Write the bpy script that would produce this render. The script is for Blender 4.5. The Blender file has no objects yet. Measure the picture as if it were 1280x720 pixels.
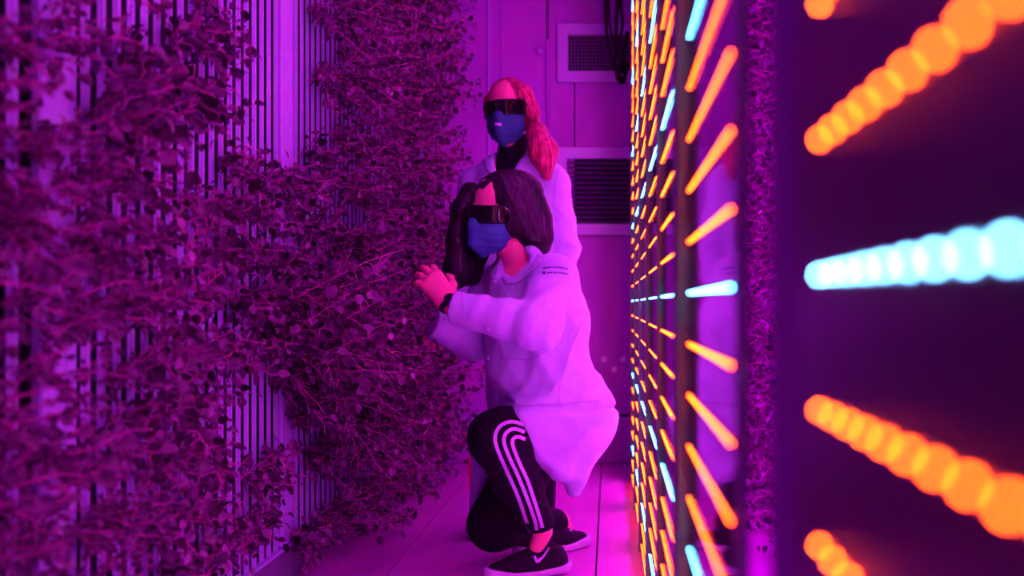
import bpy, math, random
import numpy as np
from mathutils import Vector, Matrix, Euler
from mathutils.bvhtree import BVHTree
random.seed(7); np.random.seed(7)
sc = bpy.context.scene
C = bpy.context.collection
PI = math.pi
# ------------------------------------------------------------------ camera
F = 1245.0; VX, VY = 762.0, 380.0; H = 0.82       # focal length (px), vanishing point, camera height
cd = bpy.data.cameras.new('camera'); cam = bpy.data.objects.new('camera', cd); C.objects.link(cam)
cam.location = (0, 0, H); cam.rotation_euler = (PI/2, 0, 0)
cd.sensor_width = 36; cd.lens = F/1280*36
cd.shift_x = -(VX-640)/1280; cd.shift_y = (VY-360)/1280
cd.clip_start = 0.01; cd.clip_end = 50
cd.dof.use_dof = True; cd.dof.focus_distance = 3.0; cd.dof.aperture_fstop = 2.1
sc.camera = cam
# ------------------------------------------------------------------ world, exposure
w = bpy.data.worlds.new('world'); sc.world = w; w.use_nodes = True
w.node_tree.nodes['Background'].inputs[0].default_value = (0.10, 0.0, 0.16, 1)
w.node_tree.nodes['Background'].inputs[1].default_value = 0.2
sc.view_settings.view_transform = 'Standard'; sc.view_settings.look = 'None'
sc.view_settings.exposure = 0.0; sc.view_settings.gamma = 1.0; sc.view_settings.use_curve_mapping = False
sc.cycles.use_denoising = True; sc.cycles.max_bounces = 6; sc.cycles.diffuse_bounces = 2; sc.cycles.sample_clamp_indirect = 2.0
sc.cycles.caustics_reflective = False; sc.cycles.caustics_refractive = False
# ------------------------------------------------------------------ lamps: the light thrown by the diode panels
XL = 0.104                                        # plane of the diode panels
PANELS = [(-1.30, -0.84), (-0.62, -0.15), (-0.02, 0.490), (0.846, 1.295), (1.506, 1.977), (2.16, 2.59), (2.82, 3.25), (3.48, 3.91), (4.14, 4.57)]
AISLE_RGB = (0.82, 0.018, 1.0); BACK_RGB = (0.75, 0.0, 1.0)
AISLE_W = 0.66; FAR_W = 3.0
def spot(name, loc, direction, watt, rgb, cone=172):
    l = bpy.data.lights.new(name, 'SPOT'); l.energy = watt; l.color = rgb
    l.spot_size = math.radians(cone); l.spot_blend = 0.25; l.shadow_soft_size = 0.0
    o = bpy.data.objects.new(name, l); C.objects.link(o); o.location = loc
    o.rotation_euler = Vector(direction).to_track_quat('-Z', 'Y').to_euler()
    return o
for y0, y1 in PANELS:
    ym = (y0+y1)/2
    for z in np.arange(0.12, 2.4, 0.24):
        for t in (0.12, 0.5, 0.88):
            spot('panel_lamp', (XL-0.012, y0+(y1-y0)*t, z), (-1, 0, 0), AISLE_W*(1.0 if y0 > 0 else 0.7), AISLE_RGB)
        if ym > 2.3: spot('panel_lamp', (XL+0.03, ym, z), (1, 0, 0), FAR_W, BACK_RGB)

# ------------------------------------------------------------------ materials
def mat(name, col, rough=0.6, metal=0.0, var=0.15, nscale=30.0, bump=0.0, bscale=80.0, stretch=(1, 1, 1), emit=None, estr=0.0,
        ior=1.45, coat=0.0, col2=None, spec=0.5, obvar=0.0):
    m = bpy.data.materials.new(name); m.use_nodes = True
    nt = m.node_tree; N = nt.nodes; L = nt.links; b = N['Principled BSDF']
    b.inputs['Roughness'].default_value = rough; b.inputs['Metallic'].default_value = metal
    b.inputs['IOR'].default_value = ior; b.inputs['Specular IOR Level'].default_value = spec; b.inputs['Coat Weight'].default_value = coat
    tc = N.new('ShaderNodeTexCoord'); mp = N.new('ShaderNodeMapping'); L.new(tc.outputs['Object'], mp.inputs[0])
    mp.inputs['Scale'].default_value = stretch
    no = N.new('ShaderNodeTexNoise'); no.inputs['Scale'].default_value = nscale; no.inputs['Detail'].default_value = 4
    L.new(mp.outputs[0], no.inputs[0])
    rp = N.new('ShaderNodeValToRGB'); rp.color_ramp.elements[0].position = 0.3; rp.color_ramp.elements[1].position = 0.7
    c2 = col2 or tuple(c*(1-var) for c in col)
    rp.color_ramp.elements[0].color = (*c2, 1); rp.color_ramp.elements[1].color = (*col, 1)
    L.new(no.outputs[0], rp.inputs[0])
    src = rp.outputs[0]
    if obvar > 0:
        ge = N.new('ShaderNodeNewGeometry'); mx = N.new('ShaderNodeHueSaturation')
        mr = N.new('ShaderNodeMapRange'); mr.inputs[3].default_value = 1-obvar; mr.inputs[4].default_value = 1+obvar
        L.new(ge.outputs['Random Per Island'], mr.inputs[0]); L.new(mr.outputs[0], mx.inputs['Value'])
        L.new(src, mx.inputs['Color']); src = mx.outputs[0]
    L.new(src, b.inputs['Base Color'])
    if bump > 0:
        n2 = N.new('ShaderNodeTexNoise'); n2.inputs['Scale'].default_value = bscale; n2.inputs['Detail'].default_value = 5
        L.new(mp.outputs[0], n2.inputs[0])
        bp = N.new('ShaderNodeBump'); bp.inputs['Strength'].default_value = bump; bp.inputs['Distance'].default_value = 0.01
        L.new(n2.outputs[0], bp.inputs['Height']); L.new(bp.outputs[0], b.inputs['Normal'])
    if emit:
        b.inputs['Emission Color'].default_value = (*emit, 1); b.inputs['Emission Strength'].default_value = estr
        m.cycles.emission_sampling = 'NONE'
    return m
M = {
 'slat': mat('white_slat', (0.66, 0.8, 1.0), 0.45, var=0.12, nscale=12, bump=0.05),
 'wall_dark': mat('dark_wall', (0.02, 0.02, 0.03), 0.8),
 'wall': mat('wall_paint', (0.60, 0.14, 0.72), 0.55, var=0.22, nscale=5, bump=0.08, bscale=90, stretch=(1, 1, 0.4)),
 'trim': mat('frame_paint', (0.72, 0.7, 0.95), 0.45, var=0.08, nscale=6),
 'gap': mat('dark_gap', (0.01, 0.01, 0.015), 0.8),
 'grille': mat('grille_metal', (0.16, 0.16, 0.24), 0.5, metal=0.2),
 'floor': mat('floor_sheet', (0.78, 0.12, 0.70), 0.42, var=0.22, nscale=4, bump=0.08, bscale=60, stretch=(2.5, 0.35, 1)),
 'rail': mat('trough_plastic', (0.22, 0.22, 0.32), 0.5, var=0.3, nscale=8, bump=0.1),
 'leaf': mat('leaf', (0.30, 0.15, 0.26), 0.36, col2=(0.035, 0.025, 0.03), nscale=25, bump=0.25, bscale=120, obvar=0.92),  # leaves vary at random; the dark ones also put shade into the colour
 'stem': mat('stem', (0.80, 0.14, 0.5), 0.4, var=0.45, nscale=20),
 'bloom': mat('red_bloom', (1.0, 0.02, 0.015), 0.5),
 'orange': mat('orange_cloth', (1.0, 0.05, 0.01), 0.7, var=0.1, emit=None),
 'coat': mat('coat_cotton', (0.62, 0.95, 0.93), 0.75, var=0.05, nscale=8, bump=0.8, bscale=11, stretch=(1.6, 1, 0.7)),
 'seam': mat('coat_seam', (0.5, 0.6, 0.75), 0.8),
 'pants': mat('black_knit', (0.010, 0.008, 0.016), 0.8, spec=0.2, var=0.3, nscale=20, bump=0.15, bscale=30),
 'stripe': mat('white_stripe', (0.8, 0.85, 0.95), 0.6),
 'skin': mat('skin', (1.0, 0.32, 0.34), 0.5, var=0.06, nscale=20, bump=0.03),
 'skin2': mat('skin_standing', (0.98, 0.3, 0.32), 0.5, var=0.06, nscale=20, bump=0.03),  # skin of the standing person, a slightly deeper tone
 'lip': mat('lip', (0.6, 0.16, 0.14), 0.4), 'eye': mat('eye_white', (0.8, 0.8, 0.8), 0.2),
 'mask_blue': mat('blue_cotton', (0.04, 0.28, 0.34), 0.8, var=0.2, nscale=30, bump=0.2, bscale=120),
 'mask_navy': mat('navy_cotton', (0.022, 0.2, 0.22), 0.8, var=0.2, nscale=30, bump=0.2, bscale=120),
 'goggle': mat('goggle_lens', (0.003, 0.003, 0.005), 0.08, ior=1.45, coat=0.0),
 'black': mat('black_plastic', (0.008, 0.008, 0.01), 0.4),
 'hair_black': mat('black_hair', (0.010, 0.005, 0.010), 0.5, spec=0.3, col2=(0.008, 0.004, 0.008), nscale=60, bump=0.5, bscale=60, stretch=(1.5, 1.5, 0.15), obvar=0.4),
 'hair_lock': mat('black_hair_lock', (0.032, 0.014, 0.034), 0.35, col2=(0.02, 0.01, 0.02), nscale=40, obvar=0.5),
 'hair_red': mat('red_hair', (0.50, 0.06, 0.12), 0.45, col2=(0.24, 0.02, 0.05), nscale=60, bump=0.5, bscale=60, stretch=(1.5, 1.5, 0.15), obvar=0.3),
 'hair_red_lock': mat('red_hair_lock', (0.85, 0.1, 0.22), 0.4, col2=(0.4, 0.03, 0.08), nscale=40, obvar=0.5),
 'shoe': mat('shoe_mesh', (0.014, 0.011, 0.02), 0.7, spec=0.25, var=0.4, nscale=200, bump=0.3, bscale=300),
 'sole': mat('shoe_sole', (0.75, 0.7, 0.8), 0.6),
 'sheet': mat('panel_sheet', (0.050, 0.022, 0.07), 0.05, metal=0.0, ior=2.6, var=0.2, nscale=3),
 'post_near': mat('purple_post', (0.28, 0.12, 0.4), 0.6),
 'sheet_near': mat('panel_sheet_hazy', (0.06, 0.025, 0.085), 0.3, ior=1.5, var=0.3, nscale=3),
 'post': mat('panel_post', (0.22, 0.5, 0.36), 0.5, metal=0.2, var=0.2),
 'strip': mat('strip_board', (0.12, 0.06, 0.16), 0.5),
 'led_red': mat('red_diode', (0.1, 0.0, 0.0), 0.4, emit=(1.0, 0.048, 0.0), estr=190),
 'led_red_far': mat('red_diode_far', (0.1, 0.0, 0.0), 0.4, emit=(1.0, 0.032, 0.0), estr=95),
 'led_white_far': mat('white_diode_far', (0.1, 0.1, 0.1), 0.4, emit=(0.05, 0.42, 1.0), estr=62),
 'led_white': mat('white_diode', (0.1, 0.1, 0.1), 0.4, emit=(0.17, 0.55, 1.0), estr=85),
 'cable': mat('black_cable', (0.003, 0.003, 0.004), 0.7, spec=0.2),
 'chrome': mat('metal_trim', (0.9, 0.85, 0.95), 0.15, metal=1.0, var=0.05),
 'bolt': mat('bolt', (0.75, 0.75, 0.85), 0.3, metal=0.5),
}
# ------------------------------------------------------------------ helpers
def tag(o, label=None, cat=None, group=None, kind=None):
    if label: o['label'] = label
    if cat: o['category'] = cat
    if group: o['group'] = group
    if kind: o['kind'] = kind
    return o
def empty(name, loc=(0, 0, 0)):
    o = bpy.data.objects.new(name, None); C.objects.link(o); o.location = loc; o.empty_display_size = 0.05
    return o
def link(name, me, parent=None, loc=None):
    o = bpy.data.objects.new(name, me); C.objects.link(o)
    if loc is not None: o.location = loc
    if parent is not None:
        o.parent = parent
        if loc is None: o.location = -Vector(parent_loc(parent))
    return o
def parent_loc(p):
    v = Vector(p.location)
    while p.parent: p = p.parent; v += Vector(p.location)
    return v
def mesh(name, V, Fc, m, smooth=False):
    me = bpy.data.meshes.new(name)
    me.from_pydata([tuple(map(float, v)) for v in V], [], [tuple(map(int, f)) for f in Fc])
    me.materials.append(m)
    if smooth: me.polygons.foreach_set('use_smooth', [True]*len(me.polygons))
    me.update(); return me
class MB:
    """collects shapes (world coordinates) and links them as one mesh"""
    def __init__(s): s.V = []; s.F = []
    def add(s, V, Fc):
        k = len(s.V); s.V += [tuple(v) for v in V]; s.F += [tuple(i+k for i in f) for f in Fc]; return s
    def box(s, x0, x1, y0, y1, z0, z1, bev=0.0):
        if bev <= 0:
            V = [(x, y, z) for x in (x0, x1) for y in (y0, y1) for z in (z0, z1)]
            return s.add(V, [(0, 1, 3, 2), (4, 6, 7, 5), (0, 4, 5, 1), (2, 3, 7, 6), (0, 2, 6, 4), (1, 5, 7, 3)])
        b = bev                                       # chamfered along z (vertical edges) and along the face towards -x / -y
        P = [(x0+b, y0), (x1-b, y0), (x1, y0+b), (x1, y1-b), (x1-b, y1), (x0+b, y1), (x0, y1-b), (x0, y0+b)]
        V = [(x, y, z0) for x, y in P]+[(x, y, z1) for x, y in P]
        return s.add(V, [(i, (i+1) % 8, (i+1) % 8+8, i+8) for i in range(8)]+[tuple(range(7, -1, -1)), tuple(range(8, 16))])
    def tube(s, pts, r, n=8, r1=None, cap=True):
        pts = [Vector(p) for p in pts]; V = []; Fc = []
        m_ = len(pts); up = Vector((0.31, 0.2, 0.93)).normalized()
        for i, p in enumerate(pts):
            t = (pts[min(i+1, m_-1)]-pts[max(i-1, 0)]).normalized()
            a = t.cross(up); a = a.normalized() if a.length > 1e-4 else Vector((1, 0, 0)); b = t.cross(a)
            rr = r if r1 is None else r+(r1-r)*i/(m_-1)
            for k in range(n):
                q = 2*PI*k/n; V.append(p+a*(rr*math.cos(q))+b*(rr*math.sin(q)))
        for i in range(m_-1):
            for k in range(n):
                Fc.append((i*n+k, i*n+(k+1) % n, (i+1)*n+(k+1) % n, (i+1)*n+k))
        if cap: Fc += [tuple(range(n-1, -1, -1)), tuple(range((m_-1)*n, m_*n))]
        return s.add(V, Fc)
    def build(s, name, m, parent=None, smooth=False):
        me = mesh(name, s.V, s.F, m, smooth)
        if parent is None: return link(name, me)
        return link(name, me, parent)
def P(px, py, Y):                                    # photograph pixel at a chosen depth -> place in the room
    return np.array([(px-VX)*Y/F, Y, H-(py-VY)*Y/F])
# ---- signed distance modelling (one continuous skin from blended volumes)
def surf_nets(f, lo, hi, h):
    lo = np.array(lo, float); hi = np.array(hi, float); B = 8
    nb = np.ceil((hi-lo)/h/B).astype(int); n = nb*B
    bi = np.stack(np.meshgrid(*[np.arange(k) for k in nb], indexing='ij'), -1).reshape(-1, 3)
    fc = f(lo+(bi*B+B/2)*h)
    keep = np.abs(fc) < B*h*0.87*1.25+2*h
    Fv = np.empty(n, np.float32)
    Fb = Fv.reshape(nb[0], B, nb[1], B, nb[2], B)
    s = np.where(fc < 0, -1.0, 1.0).reshape(nb)
    Fb[:] = s[:, None, :, None, :, None]
    off = np.stack(np.meshgrid(*[np.arange(B)]*3, indexing='ij'), -1).reshape(-1, 3)
    kb = bi[keep]
    for c in range(0, len(kb), 400):
        q = kb[c:c+400]
        idx = (q[:, None, :]*B+off[None]).reshape(-1, 3)
        Fv[idx[:, 0], idx[:, 1], idx[:, 2]] = f(lo+idx*h)
    S = Fv < 0
    cnt = sum(S[a:n[0]-1+a, b:n[1]-1+b, c:n[2]-1+c].astype(np.int8) for a in (0, 1) for b in (0, 1) for c in (0, 1))
    act = np.argwhere((cnt > 0) & (cnt < 8))
    cid = -np.ones(n, np.int64); cid[act[:, 0], act[:, 1], act[:, 2]] = np.arange(len(act))
    acc = np.zeros((len(act), 3)); num = np.zeros(len(act))
    cor = [(a, b, c) for a in (0, 1) for b in (0, 1) for c in (0, 1)]
    val = {c: Fv[act[:, 0]+c[0], act[:, 1]+c[1], act[:, 2]+c[2]] for c in cor}
    for c in cor:
        for d in range(3):
            if c[d] == 0:
                e = list(c); e[d] = 1; e = tuple(e)
                va, vb = val[c], val[e]; x = (va < 0) != (vb < 0)
                t = np.where(x, va/np.where(x, va-vb, 1), 0)
                p = np.array(c, float)[None].repeat(len(act), 0); p[:, d] += t
                acc[x] += p[x]; num[x] += 1
    V = lo+(act+acc/num[:, None])*h
    Fs = []
    for d in range(3):
        sl0 = [slice(None)]*3; sl1 = [slice(None)]*3; sl0[d] = slice(0, -1); sl1[d] = slice(1, None)
        A, Bv = S[tuple(sl0)], S[tuple(sl1)]
        e = np.argwhere(A != Bv); u, v = (d+1) % 3, (d+2) % 3
        e = e[(e[:, u] > 0) & (e[:, v] > 0) & (e[:, u] < n[u]-1) & (e[:, v] < n[v]-1)]
        if not len(e): continue
        ins = A[e[:, 0], e[:, 1], e[:, 2]]
        def g(du, dv):
            q = e.copy(); q[:, u] -= du; q[:, v] -= dv; return cid[q[:, 0], q[:, 1], q[:, 2]]
        Q = np.stack([g(0, 0), g(1, 0), g(1, 1), g(0, 1)], 1)
        Q[~ins] = Q[~ins][:, ::-1]
        Fs.append(Q[(Q >= 0).all(1)])
    Q = np.concatenate(Fs)
    for _ in range(3):
        a = np.zeros_like(V); c = np.zeros(len(V))
        for i in range(4):
            for j in ((i+1) % 4, (i+3) % 4):
                for d in range(3): a[:, d] += np.bincount(Q[:, i], V[Q[:, j], d], len(V))
                c += np.bincount(Q[:, i], minlength=len(V))
        V = V*0.5+0.5*a/np.maximum(c, 1)[:, None]
    return V, Q
def smin(a, b, k):
    h = np.clip(0.5+0.5*(b-a)/k, 0, 1); return b*(1-h)+a*h-k*h*(1-h)
def smax(a, b, k): return -smin(-a, -b, k)
class SDF:
    def __init__(s): s.ops = []
    def cone(s, a, b, ra, rb, k=0.02, flat=None):
        s.ops.append(('c', np.array(a, float), np.array(b, float), ra, rb, k, flat)); return s
    def path(s, pts, rs, k=0.02, flat=None):
        for i in range(len(pts)-1): s.cone(pts[i], pts[i+1], rs[i], rs[i+1], k, flat)
        return s
    def ell(s, c, r, R=None, k=0.02, sub=False):
        s.ops.append(('e', np.array(c, float), np.array(r, float), R, k, sub)); return s
    def cut(s, point, normal, k=0.004):               # removes what lies beyond the plane
        n = np.array(normal, float); s.ops.append(('p', np.array(point, float), n/np.linalg.norm(n), k)); return s
    def warp(s, fn): s.ops.append(('w', fn)); return s
    def __call__(s, X):
        d = np.full(len(X), 1e3)
        for o in s.ops:
            if o[0] == 'c':
                _, a, b, ra, rb, k, fl = o; Q = X
                if fl is not None:
                    n, q = np.array(fl[0], float), fl[1]; n = n/np.linalg.norm(n)
                    Q = X+(q-1)*((X-a)@n)[:, None]*n; b = b+(q-1)*((b-a)@n)*n
                ab = b-a; t = np.clip(((Q-a)@ab)/(ab@ab+1e-12), 0, 1)
                e = np.linalg.norm(Q-a-t[:, None]*ab, axis=1)-(ra+(rb-ra)*t)
                d = smin(d, e, k)
            elif o[0] == 'e':
                _, c, r, R, k, sub = o; Q = X-c
                if R is not None: Q = Q@R
                k0 = np.linalg.norm(Q/r, axis=1); k1 = np.linalg.norm(Q/r**2, axis=1)
                e = k0*(k0-1)/np.maximum(k1, 1e-9)
                e = np.where(k0 < 0.25, -r.min()*0.8, e)
                d = smax(d, -e, k) if sub else smin(d, e, k)
            elif o[0] == 'p': d = smax(d, (X-o[1])@o[2], o[3])
            else: d = d+o[1](X)
        return d
def sdf_obj(name, s, lo, hi, h, m, parent, T=None):
    V, Q = surf_nets(s, lo, hi, h)
    if T is not None: V = V@np.array(T.to_3x3()).T+np.array(T.translation)
    o = link(name, mesh(name, V, Q, m, True), parent)
    o_geo[o.name] = (V, Q); return o
o_geo = {}
def bvh(*objs):
    V = []; Q = []; k = 0
    for o in objs:
        v, q = o_geo[o.name]; V.append(v); Q.append(q+k); k += len(v)
    V = np.concatenate(V); Q = np.concatenate(Q)
    return BVHTree.FromPolygons([Vector(v) for v in V], [tuple(map(int, q)) for q in Q])
EYE = Vector((0, 0, H))
def hit(tree, px, py):
    d = Vector(P(px, py, 1.0))-EYE; d.normalize()
    r = tree.ray_cast(EYE, d)
    return (r[0], d) if r[0] is not None else (None, d)
def ribbon(mb, tree, pts, wd, lift=0.003, step=3.0, w1=None, thick=0.004, taper=False):
    """a thin solid strip lying on a surface along a line"""
    D = [np.array(pts[0], float)]
    for a, b in zip(pts[:-1], pts[1:]):
        a = np.array(a, float); b = np.array(b, float); m_ = max(1, int(np.linalg.norm(b-a)/step))
        D += [a+(b-a)*i/m_ for i in range(1, m_+1)]
    V = []; n = len(D); last = None; segs = []; cur = []
    for i, p in enumerate(D):
        t = D[min(i+1, n-1)]-D[max(i-1, 0)]; t = t/(np.linalg.norm(t)+1e-9); nn = np.array([-t[1], t[0]])
        ww = wd if w1 is None else wd+(w1-wd)*i/(n-1)
        if taper: ww *= max(0.12, math.sin(PI*(0.04+0.92*i/(n-1)))**0.6)
        rowp = []
        for s_ in (-0.5, 0.5):
            q = p+nn*ww*s_; h_, d = hit(tree, q[0], q[1])
            rowp.append((h_, d))
        if any(r[0] is None for r in rowp) or (last is not None and (rowp[0][0]-last).length > 0.05):
            if len(cur) > 1: segs.append(cur)
            cur = []; last = None; continue
        last = rowp[0][0]
        cur.append([r[0]-r[1]*lift for r in rowp]+[r[0]+r[1]*(thick-lift) for r in rowp])
    if len(cur) > 1: segs.append(cur)
    for cur in segs:
        V = [v for row in cur for v in row]; Fc = []
        for i in range(len(cur)-1):
            a, b = i*4, i*4+4
            Fc += [(a, a+1, b+1, b), (a+2, b+2, b+3, a+3), (a, b, b+2, a+2), (a+1, a+3, b+3, b+1)]
        e = (len(cur)-1)*4
        Fc += [(0, 2, 3, 1), (e, e+1, e+3, e+2)]
        mb.add(V, Fc)
    return mb
def patch(mb, tree, A, B, lift=0.004, n=8, m_=10, thick=0.006):
    """a thin cloth piece lying on a surface between two outlines A and B"""
    def samp(L_, t):
        L_ = [np.array(p, float) for p in L_]; x = t*(len(L_)-1); i = min(int(x), len(L_)-2); return L_[i]+(L_[i+1]-L_[i])*(x-i)
    G = {}
    for i in range(n+1):
        for j in range(m_+1):
            q = samp(A, j/m_)*(1-i/n)+samp(B, j/m_)*i/n
            h_, d = hit(tree, q[0], q[1])
            if h_ is not None: G[i, j] = (h_-d*lift, h_+d*(thick-lift))
    ids = {}; V = []; Fc = []
    for k_, (a, b) in G.items(): ids[k_] = len(V); V += [a, b]
    def ok(c): return all(x in G for x in c) and max((G[c[0]][0]-G[x][0]).length for x in c) < 0.05
    cells = {(i, j) for i in range(n) for j in range(m_) if ok([(i, j), (i+1, j), (i+1, j+1), (i, j+1)])}
    for i, j in cells:
        c = [ids[q] for q in [(i, j), (i+1, j), (i+1, j+1), (i, j+1)]]
        Fc += [tuple(c), tuple(x+1 for x in reversed(c))]
        for (di, dj), (a, b) in zip([(0, -1), (1, 0), (0, 1), (-1, 0)], [(0, 1), (1, 2), (2, 3), (3, 0)]):
            if (i+di, j+dj) not in cells: Fc.append((c[a], c[a]+1, c[b]+1, c[b]))
    return mb.add(V, Fc)

# ================================================================== SETTING
YB = 5.16
Zc = 2.46
def zb(py, Y=YB): return H-(py-VY)*Y/F
def xb(px, Y=YB): return (px-VX)*Y/F
fl = tag(MB().box(-1.15, 1.25, -1.6, YB+0.1, -0.08, -0.012).build('floor', M['gap']), kind='structure')
for x0, x1 in ((-1.1, -0.678), (-0.672, -0.045), (-0.039, 0.56), (0.566, 1.2)):
    MB().box(x0, x1, -1.5, 2.1, -0.012, 0.0, 0.002).build('floor_sheet', M['floor'], fl)
    MB().box(x0, x1, 2.104, YB, -0.012, 0.0, 0.002).build('floor_sheet', M['floor'], fl)
tag(MB().box(-1.15, 1.25, -1.6, YB+0.1, Zc, Zc+0.06).build('ceiling', M['wall']), kind='structure')
tag(MB().box(-1.15, -1.08, -1.6, YB+0.1, 0, Zc).build('wall_left', M['wall_dark']), kind='structure')
tag(MB().box(1.18, 1.25, -1.6, YB+0.1, 0, Zc).build('wall_right', M['wall_dark']), kind='structure')
tag(MB().box(-1.08, 1.18, -1.6, -1.52, 0, Zc).build('wall_rear', M['wall_dark']), kind='structure')
wb = tag(MB().box(-1.08, 1.18, YB+0.015, YB+0.1, 0, Zc).build('wall_back', M['gap']), kind='structure')
def sheet(px0, px1, py0, py1, d=0.0, name='wall_panel', m='wall'):
    return MB().box(xb(px0), xb(px1), YB-d, YB+0.02, zb(py1), zb(py0), 0.002).build(name, M[m], wb)
top = VY-(Zc-H)*F/YB
sheet(502, 627.5, top, 578); sheet(628.5, 683, top, 578); sheet(685.5, 1045, top, 30)
sheet(685.5, 717.5, 104, 578, 0); sheet(718.8, 1045, 104, 185); sheet(718.8, 1045, 295, 518, 0.004)
sheet(685.5, 696, 30, 104); sheet(840, 1045, 30, 104); sheet(840, 1045, 186, 294)
sheet(610, 612, top, 560, 0.012, 'wall_trim', 'trim')
MB().box(xb(683.2), xb(686.2), YB-0.014, YB, zb(175), zb(50), 0.002).build('metal_trim', M['chrome'], wb)
MB().box(xb(626), xb(629), YB-0.006, YB, zb(560), top and zb(0), 0.001).build('seam_trim', M['wall'], wb)
# base step under the wall
bs = tag(MB().box(xb(560), 1.1, YB-0.05, YB-0.001, 0.004, zb(523.5), 0.004).build('base_step', M['wall']), 'low purple box-shaped step along the foot of the back wall', 'step')
MB().box(xb(560), 1.1, YB-0.054, YB-0.001, zb(523), zb(521)).build('step_edge', M['trim'], bs)
# upper square-grid vent
def frame4(root, px0, px1, py0, py1, b, d, name='frame'):
    for a in ((px0, px1, py0, py0+b), (px0, px1, py1-b, py1), (px0, px0+b, py0+b, py1-b), (px1-b, px1, py0+b, py1-b)):
        MB().box(xb(a[0]), xb(a[1]), YB-d, YB+0.004, zb(a[3]), zb(a[2]), 0.003).build(name, M['trim'], root)
v = tag(empty('air_vent', (xb(768), YB, zb(67))), 'light framed square-grid air vent high on the back wall behind the cables', 'vent')
frame4(v, 696.5, 840, 31, 103.5, 13.5, 0.022)
MB().box(xb(706), xb(830), YB+0.006, YB+0.012, zb(92), zb(43)).build('vent_backing', M['gap'], v)
for i in range(28):
    x = xb(709+4.4*i)
    MB().box(x, x+0.005, YB-0.006, YB, zb(91), zb(44)).build('grille_bar', M['grille'], v)
for i in range(11):
    z = zb(89-4.3*i)
    MB().box(xb(709), xb(828), YB-0.004, YB+0.002, z-0.0025, z+0.0025).build('grille_bar', M['grille'], v)
for px, py in ((702, 37), (768, 34.5), (702, 97), (768, 100)):
    MB().tube([(xb(px), YB-0.02, zb(py)), (xb(px), YB-0.026, zb(py))], 0.008).build('screw', M['bolt'], v)
# lower louvred vent
v = tag(empty('louvre_vent', (xb(768), YB, zb(240))), 'wide louvred vent with dark horizontal slats behind the standing person', 'vent')
frame4(v, 695, 842, 185.5, 294, 13.5, 0.03)
MB().box(xb(705), xb(832), YB+0.01, YB+0.015, zb(282), zb(198)).build('vent_backing', M['gap'], v)
for i in range(13):
    z = zb(203+6.15*i); V = []
    for x in (xb(708.5), xb(829)):
        V += [(x, YB-0.016, z-0.011), (x, YB-0.019, z-0.008), (x, YB+0.006, z+0.009), (x, YB+0.009, z+0.006)]
    MB().add(V, [(0, 1, 5, 4), (1, 2, 6, 5), (2, 3, 7, 6), (3, 0, 4, 7), (0, 3, 2, 1), (4, 5, 6, 7)]).build('louvre_slat', M['grille'], v)
for px in (719, 775):
    MB().tube([(xb(px), YB-0.028, zb(192)), (xb(px), YB-0.034, zb(192))], 0.008).build('screw', M['bolt'], v)
for px, py, lb in ((755, 449, 'left one of three small round bolts low on the back wall'), (768, 462, 'lowest of three small round bolts low on the back wall'), (779, 449, 'right one of three small round bolts beside the diode panels')):
    b = MB(); x, z = xb(px), zb(py)
    b.tube([(x, YB-0.004, z), (x, YB-0.012, z)], 0.015, 10); b.tube([(x, YB-0.012, z), (x, YB-0.022, z)], 0.009, 6)
    tag(b.build('bolt', M['bolt']), lb, 'bolt')
b = MB(); b.tube([(xb(675), YB-0.001, zb(65)), (xb(675), YB-0.02, zb(65))], 0.016, 12); b.tube([(xb(675), YB-0.02, zb(65)), (xb(675), YB-0.04, zb(65))], 0.01, 10)
tag(b.build('door_knob', M['bolt']), 'small round knob on the back wall left of the upper vent', 'knob')
# hanging cables
def cpts(L_, Y): return [P(x, y, Y+0.02*math.sin(i*1.7)) for i, (x, y) in enumerate(L_)]
def smooth(pts, k=4):
    pts = [np.array(p, float) for p in pts]; out = []
    for i in range(len(pts)-1):
        p0, p1, p2, p3 = pts[max(i-1, 0)], pts[i], pts[i+1], pts[min(i+2, len(pts)-1)]
        for j in range(k):
            t = j/k; out.append(0.5*((2*p1)+(-p0+p2)*t+(2*p0-5*p1+4*p2-p3)*t*t+(-p0+3*p1-3*p2+p3)*t**3))
    return out+[pts[-1]]
for L_, r, lb in (([(757, -70), (757, 0), (758, 35), (762, 65), (768, 85), (778, 98), (783, 84), (775, 60)], 0.006, 'black cable hanging furthest left in front of the upper vent, looping up at its end'),
              ([(773, -70), (772, 0), (770, 40), (774, 70), (781, 96), (777, 103), (771, 92), (779, 70), (784, 40)], 0.0065, 'black cable hanging with a tangled loop in front of the vent right half'),
              ([(775, -70), (776, 0), (778, 30), (774, 55), (768, 75), (772, 88), (784, 92)], 0.005, 'thin black cable hanging beside the diode panels with a bent lower end'),
              ([(760, -70), (761, 10), (766, 50), (776, 72), (786, 80)], 0.004, 'thinnest black cable sagging between the two loops of cable')):
    tag(MB().tube(smooth(cpts(L_, 4.7)), r*1.6, 7).build('hanging_cable', M['cable'], smooth=True), lb, 'cable', 'cables hanging by the upper vent')

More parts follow.
